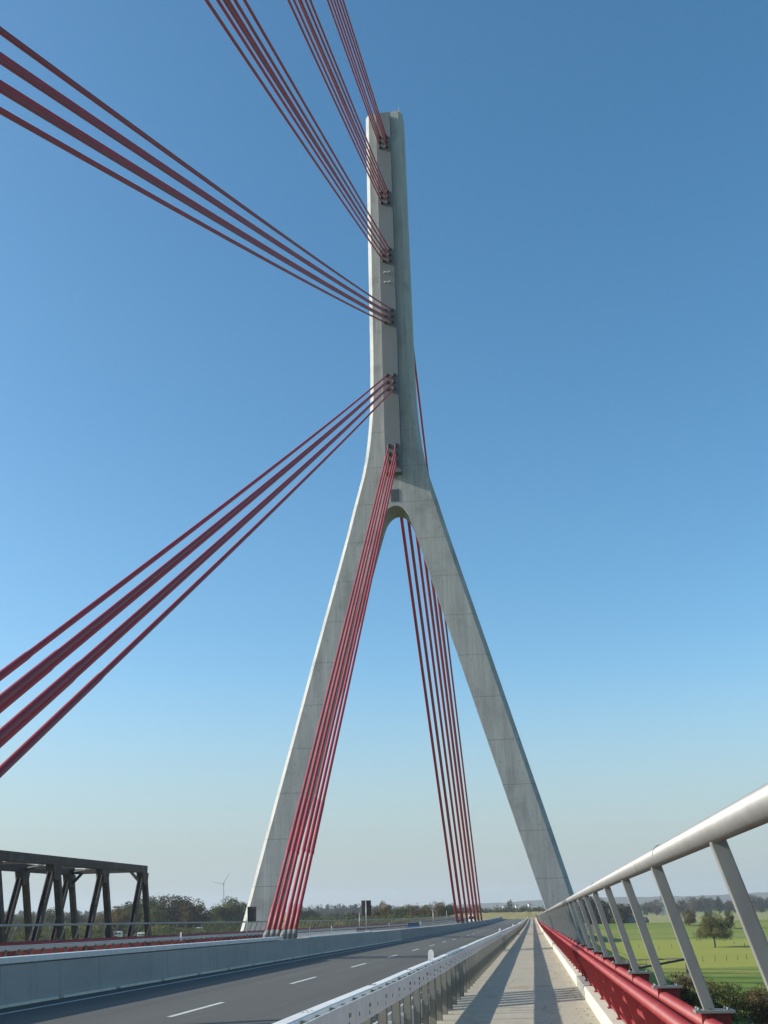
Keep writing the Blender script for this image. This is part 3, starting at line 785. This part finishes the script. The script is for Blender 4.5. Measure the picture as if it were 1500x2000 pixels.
def crown_mesh(seed, nclump, nleaf, size, env='round', flat=1.0, low=.28, droop=0.0):
    """unit tree: height 1, crown of leaf-sized faces spread through many clumps"""
    r = np.random.RandomState(seed)
    cs = []
    while len(cs) < nclump:
        p = r.uniform(-1, 1, 3)
        if (p**2).sum() > 1: continue
        if env == 'cone' and math.hypot(p[0], p[1]) > .55*(1-p[2])/1.2+.05: continue
        cs.append(p)
    cs = np.array(cs)
    if env == 'round':
        f = np.where(cs[:,2] < 0, 1/np.sqrt(np.maximum(1-cs[:,2]**2, .12))*.92, 1); cs[:,0] *= f; cs[:,1] *= f
    rad = r.uniform(.24, .46, nclump)*(.66 if env != 'cone' else .4)
    h = 1-low
    cen = np.stack([cs[:,0]*.36*flat, cs[:,1]*.36*flat, low + h*.5 + cs[:,2]*h*(.40 if env != 'round' else .36)], 1)
    if env == 'wide': cen[:,2] -= .10*(cen[:,0]**2+cen[:,1]**2)/.13
    k = r.randint(0, nclump, nleaf)
    d = r.normal(size=(nleaf,3)); d /= np.linalg.norm(d, axis=1, keepdims=True)
    rr = rad[k]*r.uniform(.45, 1.08, nleaf)**.6
    P = cen[k] + d*rr[:,None]*(np.array([flat*.9, flat*.9, .62])*.62 if env != 'round' else np.array([flat*.62, flat*.62, .60]))
    P[:,2] -= droop*r.uniform(0,1,nleaf)**2*(np.hypot(P[:,0],P[:,1])/.4)
    P[:,2] = np.clip(P[:,2], .04 if low < .1 else low*.55, 1.02)
    P[:,2] = low*.55 + (P[:,2]-low*.55)*(1-low*.55)/(np.percentile(P[:,2], 99.7)-low*.55)
    nrm = d + r.normal(size=(nleaf,3))*.7; nrm /= np.linalg.norm(nrm, axis=1, keepdims=True)
    t1 = np.cross(nrm, r.normal(size=(nleaf,3))); t1 /= np.linalg.norm(t1, axis=1, keepdims=True); t2 = np.cross(nrm, t1)
    s = size*r.uniform(.6, 1.35, nleaf)[:,None]
    V = np.stack([P-t1*s, P+t2*s*.7, P+t1*s, P-t2*s*.7], 1).reshape(-1,3)
    me = bpy.data.meshes.new('crown'); me.from_pydata(V.tolist(), [], np.arange(nleaf*4).reshape(-1,4).tolist()); me.update()
    return me, cen
def trunk_mesh(seed, cen, low, thick):
    r = random.Random(seed); b = MB()
    b.tube([(0,0,-.02),(0.004,0,.05),(.006,.004,low*.7),(0,.01,low+.15),(.01,0,.62)], [thick*1.5, thick, thick*.85, thick*.6, thick*.15], 8)
    for i in r.sample(range(len(cen)), min(9, len(cen))):
        c = cen[i]; z0 = low*r.uniform(.6,1.15); m = Vector((c[0]*.45, c[1]*.45, z0*.5+c[2]*.5))
        b.tube([(0,0,z0), m, tuple(c)], [thick*.5, thick*.33, thick*.1], 5)
    me = bpy.data.meshes.new('trunk'); me.from_pydata(b.v, [], b.f); me.update(); me.polygons.foreach_set('use_smooth', b.sm)
    me.materials.append(bark); return me
PROT = {}
def proto(key, seed, nclump, nleaf, size, leaf, env='round', flat=1.0, low=.28, thick=.022, droop=0):
    cm, cen = crown_mesh(seed, nclump, nleaf, size, env, flat, low, droop); cm.materials.append(LM[leaf])
    PROT[key] = (cm, trunk_mesh(seed, cen, low, thick))
for i, lf in enumerate(('olive','autumn','brown','dark','yellow')):
    proto(lf+'0', 11+i, 46, 8500, .0175, lf, flat=1.05, low=.0)
    proto(lf+'1', 31+i, 36, 7000, .018, lf, flat=.80, low=.0)
proto('willow', 77, 60, 15000, .0155, 'willow', env='wide', flat=1.45, low=.30, thick=.03, droop=.10)
proto('conifer', 78, 30, 1500, .022, 'dark', env='cone', flat=.6, low=.05)
proto('far0', 81, 16, 900, .034, 'far', flat=.9, low=.10)
proto('far1', 82, 14, 800, .036, 'far', flat=.7, low=.10)
proto('far2', 83, 14, 800, .036, 'brown', flat=1.1, low=.08)
proto('bush', 90, 22, 1900, .035, 'olive', flat=1.7, low=.0, thick=.012)
proto('bushbrown', 91, 22, 1900, .035, 'brown', flat=1.6, low=.0, thick=.012)
proto('nearbush', 95, 40, 11000, .0185, 'willow', flat=1.5, low=.0, thick=.012)
proto('nearbushbrown', 96, 40, 11000, .0185, 'brown', flat=1.4, low=.0, thick=.012)
proto('bushyellow', 92, 20, 1500, .035, 'yellow', flat=1.8, low=.0, thick=.012)
trnd = random.Random(21)
def gz(x, y): return GZ + float(ground_h(np.array(x, float), np.array(y, float)))
def tree(key, px, ptop, Y, label, group=None, wide=1.0, name='tree', cat='tree'):
    X = atx(px, Y, ptop); z0 = gz(X, Y); H = atz(px, ptop, Y) - z0
    t = thing(name, label, cat, (X, Y, z0-.05), trnd.uniform(0, 6.28), group)
    t.scale = (H*wide, H*wide, H)
    for nm, me in (('crown', PROT[key][0]), ('trunk', PROT[key][1])):
        o = bpy.data.objects.new(nm, me); C.objects.link(o); o.parent = t
    return t
GL = 'trees behind the bridge on the left'
tree('autumn0', 232, 1771, 493, 'yellow brown autumn tree behind the end of the old truss', GL, 1.37)
tree('dark0', 258, 1761, 550, 'dark tree just right of the yellow brown autumn tree', GL, 1.30)
tree('olive0', 290, 1752, 504, 'broad dark green tree behind the last upright of the truss', GL, 1.49)
tree('brown0', 322, 1750, 516, 'brownish round tree in the middle of the large clump', GL, 1.43)
tree('dark1', 352, 1751, 504, 'dark green tree in the right half of the large clump', GL, 1.62)
tree('brown1', 378, 1759, 499, 'dark brown tree closing the large clump on the right', GL, 1.56)
tree('olive1', 306, 1775, 472, 'lower green tree in front of the large clump', GL, 1.69)
tree('olive1', 424, 1768, 550, 'grey green tree below the wind turbine', GL, 1.69)
tree('olive0', 455, 1753, 562, 'tall grey green tree left of the left pylon leg', GL, 1.30)
tree('olive0', 478, 1764, 588, 'grey green tree half hidden by the left pylon leg', GL, 1.30)
tree('brown0', 12, 1780, 630, 'brown grey tree at the left edge beyond the truss', GL, 1.30)
tree('olive1', 42, 1788, 693, 'small green tree between the two leftmost truss members', GL, 1.43)
tree('brown1', 64, 1784, 672, 'brown tree between the left truss members', GL, 1.30)
tree('olive0', 97, 1774, 630, 'wide green tree behind the second truss upright', GL, 1.43)
tree('dark1', 146, 1777, 630, 'dark brown tree seen between truss uprights', GL, 1.17)
tree('brown1', 163, 1788, 651, 'low brown tree right of the far truss portal', GL, 1.56)
tree('autumn1', 205, 1786, 525, 'low yellowing bushy tree left of the autumn tree', GL, 1.69)
tree('olive0', 584, 1771, 693, 'dark tree seen through the red cables', GL, 1.30)
tree('dark0', 607, 1778, 693, 'dark tree just right of the red cable feet', GL, 1.43)
tree('olive1', 628, 1789, 714, 'low green tree right of the red cable feet', GL, 1.82)
for px, pt in ((682,1783),(690,1780),(699,1784)):
    tree('conifer', px, pt, 420, 'dark small conifer left of the large median sign', 'dark conifers left of the median sign', 1.0)
GC = 'trees beyond the bridge in the middle'
for key, px, pt, w, lab in (('brown1',738,1774,1.2,'low brownish tree right of the median sign'),('autumn1',751,1762,.85,'tall thin crowned brown tree right of the median sign'),('dark0',768,1777,1.2,'dark tree between two autumn trees left of the blue car'),
        ('olive0',784,1770,1.1,'grey green tree above left of the blue car'),('yellow1',795,1779,1.1,'yellow green tree directly behind the blue car'),('brown0',808,1768,.9,'dark brown tree above the blue car'),('autumn0',832,1769,1.0,'orange brown autumn tree right of the blue car'),
        ('brown0',858,1762,1.0,'tall grey brown tree near the thin median pole'),('olive0',878,1765,.9,'grey green tree left of the distant cables'),('brown1',893,1774,1.1,'lower brown tree just left of the distant cables')):
    tree(key, px, pt, 520, lab, GC, w*1.25)
GR = 'trees behind the dike on the right'
for key, px, pt, Y, w, lab in (('olive0',1118,1763,700,.9,'yellow green tree next to the right pylon leg'),('dark0',1150,1750,680,1.0,'tallest dark tree right of the right pylon leg'),('olive1',1172,1757,688,1.0,'dark green tree in the middle of the clump behind the railing'),
        ('brown0',1196,1762,688,1.0,'red brown tree in the clump behind the railing'),('dark1',1218,1766,700,1.0,'dark tree at the right end of the clump behind the railing'),('brown1',1132,1775,672,1.2,'low brown tree in front of the tallest dark tree'),('olive1',1206,1782,665,1.5,'low green tree beside the barn')):
    tree(key, px, pt, Y, lab, GR, w*1.25)
lone = tree('willow', 1388, 1783, 388, 'broad lone willow standing on the meadow with a short trunk', None, .98)
tree('brown0', 1343, 1776, 610, 'round brown tree behind and left of the lone willow', None, 1.1)
tree('olive1', 1421, 1778, 590, 'pale grey tree behind and right of the lone willow', None, 1.0)
GF = 'trees in the far row across the meadow'
for key, px, pt, w, lab in (('brown1',1244,1764,1.0,'hazy brown tree at the left end of the far row'),('olive1',1262,1762,1.0,'hazy green tree right of the barn in the far row'),('brown0',1280,1757,1.0,'dark hazy tree left of the white church tower'),('olive0',1312,1760,1.0,'hazy tree just right of the white church tower'),
        ('brown1',1330,1756,1.0,'hazy brown tree above the round brown tree'),('brown0',1352,1752,1.1,'tall brown tree in the middle of the far row'),('brown1',1374,1750,1.0,'tall red brown tree above the lone willow'),('olive0',1386,1753,.9,'hazy green tree above the lone willow'),
        ('dark1',1402,1751,.7,'slender dark green tree in the far row'),('brown1',1420,1759,1.0,'low brown tree right of the slender dark one'),('brown0',1438,1758,1.0,'brown tree behind the nearest railing posts'),('brown0',1464,1748,1.2,'tallest brown tree at the right of the far row'),('olive1',1484,1752,1.0,'green brown tree near the right edge'),('brown1',1503,1752,1.1,'brown tree cut by the right edge')):
    tree(key, px, pt, 1500, lab, GF, w*1.2)
tree('far0', 993, 1758, 1150, 'tall dark hazy tree above the end of the road', None, .7)
tree('olive0', 1022, 1769, 1100, 'round dark hazy tree right of the tall one at the road end', None, 1.5)
tree('far1', 1051, 1771, 1100, 'hazy tree left of the foot of the right pylon leg', None, .9)
# far-off woods that read as one mass
def far_wood(name, spans, seed):
    r = np.random.RandomState(seed); V = []; 
    for (px0, px1, p0, p1, Y) in spans:
        nt = int((px1-px0)/9)+1
        for i in range(nt):
            px = px0+(px1-px0)*(i+r.uniform(-.4,.4))/max(1,nt-1); pt = p0+(p1-p0)*(i/max(1,nt-1))+r.uniform(-4,4); y = Y*r.uniform(.93,1.07)
            X = atx(px, y, pt); z0 = GZ; H = atz(px, pt, y)-z0
            me = PROT[('far0','far1','far2')[r.randint(3)]][0]
            v = np.empty(len(me.vertices)*3); me.vertices.foreach_get('co', v); v = v.reshape(-1,3)
            a = r.uniform(0, 6.28); w = H*r.uniform(.9,1.4)
            V.append(np.stack([X+w*(v[:,0]*math.cos(a)-v[:,1]*math.sin(a)), y+w*(v[:,0]*math.sin(a)+v[:,1]*math.cos(a)), z0+H*v[:,2]], 1))
    V = np.concatenate(V); me = bpy.data.meshes.new(name)
    me.from_pydata(V.tolist(), [], np.arange(len(V)).reshape(-1,4).tolist()); me.update(); me.materials.append(LM['far'])
    o = bpy.data.objects.new(name, me); C.objects.link(o)
    return tag(o, 'hazy far-off woods along the horizon', 'woods', kind='stuff')
far_wood('distant_woods', [(-60,480,1784,1778,1500),(600,735,1770,1768,1500),(600,740,1784,1784,900),(720,900,1772,1774,1300),(880,1062,1776,1776,900),(890,1062,1770,1772,1500),(1090,1520,1771,1760,2200)], 8)
def undergrowth(spans, seed):
    r = np.random.RandomState(seed); V = []
    for (px0, px1, p0, p1, Y, wd) in spans:
        nt = int((px1-px0)/7)+1
        for i in range(nt):
            px = px0+(px1-px0)*(i+r.uniform(-.4,.4))/max(1,nt-1); pt = p0+(p1-p0)*(i/max(1,nt-1))+r.uniform(-3,4); y = Y*r.uniform(.95,1.05)
            X = atx(px, y, pt); z0 = gz(X, y); H = atz(px, pt, y)-z0
            me = PROT[('bush','bushbrown','bush')[r.randint(3)]][0]
            v = np.empty(len(me.vertices)*3); me.vertices.foreach_get('co', v); v = v.reshape(-1,3)[:3600]
            a = r.uniform(0, 6.28); w = max(H, 4)*wd*r.uniform(.9,1.4)
            V.append(np.stack([X+w*(v[:,0]*math.cos(a)-v[:,1]*math.sin(a)), y+w*(v[:,0]*math.sin(a)+v[:,1]*math.cos(a)), z0+H*v[:,2]], 1))
    V = np.concatenate(V); me = bpy.data.meshes.new('undergrowth')
    me.from_pydata(V.tolist(), [], np.arange(len(V)).reshape(-1,4).tolist()); me.update(); me.materials.append(LM['olive'])
    o = bpy.data.objects.new('undergrowth', me); C.objects.link(o)
    return tag(o, 'tangled undergrowth along the foot of the trees', 'undergrowth', kind='stuff')
undergrowth([(-40,480,1803,1800,510,1.0),(-40,205,1822,1820,340,1.0),(300,460,1819,1815,340,1.0),(-30,400,1836,1829,270,1.0),(590,900,1792,1788,470,1.0),(600,900,1797,1793,440,1.0)], 6)
for key, px, pt, Y, w, lab in (('nearbushbrown',1345,1902,152,1.0,'brownish bush below the railing beside the shadow'),('nearbush',1398,1918,140,1.0,'dark rounded bush on the meadow below the railing'),('nearbushbrown',1488,1925,140,1.0,'brown bush at the right edge of the meadow'),
        ('bushyellow',305,1806,440,1.3,'yellow green bush by the foot of the truss'),('bush',332,1809,430,1.5,'pale green bush right of the truss foot'),('bushyellow',384,1811,450,1.3,'small yellow bush left of the left pylon leg'),('bush',425,1808,450,1.5,'green bush below the wind turbine'),('bushbrown',360,1811,440,1.5,'low brown bush between two pale bushes'),('bush',455,1809,440,1.5,'green bush at the foot of the left pylon leg'),
        ('bushyellow',172,1804,440,1.6,'yellowish bush seen between the truss members'),('bush',130,1810,440,1.7,'green bush behind the far truss upright'),('bush',60,1812,430,1.7,'dark green bush left of the second truss upright'),('bushbrown',15,1812,430,1.7,'brown bush at the left edge behind the truss'),('bush',205,1810,440,1.5,'green bush beside the cream caravan'),
        ('bushyellow',620,1801,420,1.8,'yellow bush right of the cable feet'),('bushyellow',662,1799,430,1.8,'yellow bush left of the median sign'),('bush',640,1803,410,1.9,'green bush between the two yellow bushes'),('bushyellow',690,1800,420,1.8,'yellow bush below the dark conifers'),('bush',715,1799,420,1.8,'green bush below the median sign'),('bushyellow',738,1797,425,1.8,'yellow bush right of the median sign'),('bush',765,1797,420,1.9,'green bush left of the blue car'),('bushyellow',795,1795,430,1.8,'yellow bush behind the blue car'),('bushbrown',822,1796,430,1.8,'brown bush right of the blue car'),('bush',850,1795,440,1.9,'green bush by the thin median pole'),('bushyellow',880,1795,440,1.8,'yellow bush left of the distant cables')):
    tree(key, px, pt, Y, lab, None, w, 'bush', 'bush')

# ------------------------------------------------------------------ buildings, caravans, turbine, fence posts
def house(name, label, px, pt, Y, w, d, wall, roof, rot=0, eave=.62):
    X = atx(px, Y, pt); z0 = gz(X, Y); H = atz(px, pt, Y)-z0
    t = thing(name, label, 'house', (X, Y, z0), rot)
    b = MB(); e = H*eave
    b.add([(-w/2,-d/2,-.3),(w/2,-d/2,-.3),(w/2,d/2,-.3),(-w/2,d/2,-.3),(-w/2,-d/2,e),(w/2,-d/2,e),(w/2,d/2,e),(-w/2,d/2,e),(-w/2,0,H-.05),(w/2,0,H-.05)],
        [(3,2,1,0),(0,1,5,4),(2,3,7,6),(1,2,6,9,5),(3,0,4,8,7)]); b.build('wall', wall, t)
    b = MB()
    for s in (-1, 1):
        a = (-w/2-.3, s*(d/2+.3), e-.2); c = (w/2+.3, s*(d/2+.3), e-.2); k = (w/2+.3, 0, H); q = (-w/2-.3, 0, H)
        lo = [(p[0], p[1], p[2]-.18) for p in (a,c,k,q)]
        b.add([a,c,k,q]+lo, [(0,1,2,3),(7,6,5,4),(0,4,5,1),(1,5,6,2),(2,6,7,3),(3,7,4,0)])
    b.build('roof', roof, t)
    nwin = max(2, int(w/3.2))
    for i in range(nwin):
        x = -w/2+w*(i+.5)/nwin; g = MB(); g.box(x-.5, x+.5, -d/2-.03, -d/2+.02, e*.35, e*.75); g.build('window', glass_dark, t)
house('barn', 'grey roofed barn beside the trees behind the dike', 1232, 1791, 690, 19, 12, brick, roof_grey, -.3)
HG = [('house','white house glimpsed above the far trees left of the tall one',970,1767,3000),('house','pale house glimpsed right of the white house',985,1768,3000),('house','pale house with red roof at the road end',1009,1767,3050),('house','small pale house left of the right pylon leg',1040,1766,3100),('house','pale gabled house beside the tree at the road end',1034,1764,3100)]
for nm, lab, px, pt, Y in HG: house(nm, lab, px, pt, Y, 9, 8, plaster, roof_tile, trnd.uniform(-.6,.6), .6)
X = atx(1291, 1500, 1750)
t = thing('church', 'white church tower rising above the far tree row', 'church', (X, 1500, GZ))
zt = atz(1291, 1747, 1500)-GZ
b = MB(); b.box(-2.6,2.6,-2.6,2.6,-.3,zt*.72); b.build('tower', plaster, t)
b = MB(); b.add([(-2.9,-2.9,zt*.72),(2.9,-2.9,zt*.72),(2.9,2.9,zt*.72),(-2.9,2.9,zt*.72),(0,0,zt*1.05)], [(3,2,1,0),(0,1,4),(1,2,4),(2,3,4),(3,0,4)]); b.build('spire', roof_grey, t)
b = MB(); b.box(-.6,.6,-2.65,-2.55,zt*.5,zt*.6); b.build('window', glass_dark, t)
def caravan(px, pt, Y, label, L=6.0):
    X = atx(px, Y, pt); z0 = gz(X, Y); H = max(2.5, 2.6)
    zt = atz(px, pt, Y); t = thing('caravan', label, 'caravan', (X, Y, zt-H), trnd.uniform(-.2,.2), 'white caravans behind the bridge')
    b = MB(); b.box(-L/2, L/2, -1.1, 1.1, .45, H); b.build('body', van_white, t, bevel=.22)
    for x in (-L*.28, L*.05, L*.3):
        g = MB(); g.box(x-.45, x+.45, -1.13, -1.09, 1.35, 2.0); g.build('window', glass_dark, t)
    for s in (-1, 1):
        w_ = MB(); w_.tube([(.3, s*.85, .32),(.3, s*1.08, .32)], .32, 12); w_.build('wheel', rubber, t)
caravan(228, 1819, 455, 'pale cream caravan seen just left of the last truss upright', 5.0)
caravan(278, 1821, 455, 'white caravan just left of the last truss member', 3.6)
caravan(389, 1811, 480, 'small white caravan behind the bushes left of the pylon leg', 3.2)
Y = 2600; X = atx(436, Y, 1740); hub = atz(437, 1727, Y)
t = thing('wind_turbine', 'slender white wind turbine rising behind the trees on the left', 'wind turbine', (X, Y, GZ))
hz = hub-GZ
b = MB(); b.tube([(0,0,-1),(0,0,hz)], [1.6,.9], 14); b.build('tower', turbine_white, t)
b = MB(); b.tube([(0,-4,hz+.6),(0,-3,hz+.6),(0,4,hz+.6),(0,5,hz+.6)], [.8,1.9,1.9,1.2], 10); b.build('nacelle', turbine_white, t)
b = MB(); b.tube([(0,-6.2,hz+.6),(0,-5,hz+.6),(0,-4,hz+.6)], [.3,1.5,1.6], 10); b.build('hub', turbine_white, t)
for ang in (55, 168, 281):
    a = math.radians(ang)
    b = MB(); d = Vector((math.cos(a), 0, math.sin(a))); p = Vector((-d.z, 0, d.x)); c = Vector((0,-5,hz+.6)); LB = 33
    rows = []
    for s, w in ((1.2,.8),(6,1.5),(14,1.15),(24,.75),(LB,.15)):
        q = c+d*s; rows.append([q-p*w*.4+Vector((0,.3,0)), q+p*w*.6+Vector((0,.3,0)), q+p*w*.6-Vector((0,.3,0)), q-p*w*.4-Vector((0,.3,0))])
    P = [v for r_ in rows for v in r_]; fs = [(3,2,1,0), tuple(len(P)-4+i for i in range(4))]
    for k in range(len(rows)-1):
        for i in range(4):
            a_ = k*4+i; b_ = k*4+(i+1) % 4; fs.append((a_, b_, b_+4, a_+4))
    b.add(P, fs); b.build('blade', turbine_white, t)
FP = [(1248,1851,1.3),(1287,1855,1.4),(1312,1852,1.3),(1262,1883,1.3),(1306,1880,1.3),(1373,1878,1.4),(1397,1877,1.5),(1419,1876,1.3),(1441,1875,1.3),(1458,1873,1.3),(1434,1845,1.2),(1455,1849,1.1)]
for px, pb, h in FP:
    r = ray(px, pb); Y = GZ/r.z; X = r.x*Y
    t = MB().tube([(0,0,-.2),(.03,0,h)], [.11,.09], 7).build('fence_post', wood, None, (X, Y, gz(X,Y)))
    tag(t, 'weathered wooden fence post standing in the meadow grass', 'fence post', 'fence posts in the meadow')
tag(MB().tube([(0,0,-.1),(0,0,1.4)], [.16,.12], 8).build('marker_stone', white_plastic, None, (atx(1196,395,1815), 395, gz(atx(1196,395,1815),395))), 'small white marker post on the green dike slope', 'marker post')

# ------------------------------------------------------------------ bend everything that lies on the deck to its sag curve
done = set()
def bend(o):
    if o.location.length > 1e-6:
        if o.location.y > 100: o.location.z += sag_dz(o.location.y)
        return
    if o.type == 'MESH' and o.data.name not in done:
        done.add(o.data.name); me = o.data
        v = np.empty(len(me.vertices)*3); me.vertices.foreach_get('co', v); v = v.reshape(-1,3)
        v[:,2] += KS*np.maximum(0, v[:,1]-100)**2
        me.vertices.foreach_set('co', v.ravel()); me.update()
    for ch in o.children: bend(ch)
ON_DECK = ('bridge_deck','road','road_marking','pavement','kerb','guard_rail','median_barrier','footway_railing','kerb_rail','delineator_post','road_sign','marker_pole','car','van','leaf_litter')
for o in list(C.objects):
    if o.parent is None and o.name.split('.')[0] in ON_DECK: bend(o)

# ------------------------------------------------------------------ haze
hz_ = MB(); hz_.box(-7200, 7200, -900, 7300, GZ-2.5, 116)
hm = bpy.data.materials.new('haze'); hm.use_nodes = True
hn = hm.node_tree.nodes; hn.remove(hn['Principled BSDF'])
pv = hn.new('ShaderNodeVolumePrincipled'); pv.inputs['Color'].default_value = (.80,.88,.97,1); pv.inputs['Density'].default_value = 1.15e-4
pv.inputs['Anisotropy'].default_value = .2
hm.node_tree.links.new(pv.outputs[0], hn['Material Output'].inputs['Volume'])
ho = hz_.build('haze', hm); tag(ho, 'thin bluish haze lying over the meadow and hills', 'haze', kind='stuff')
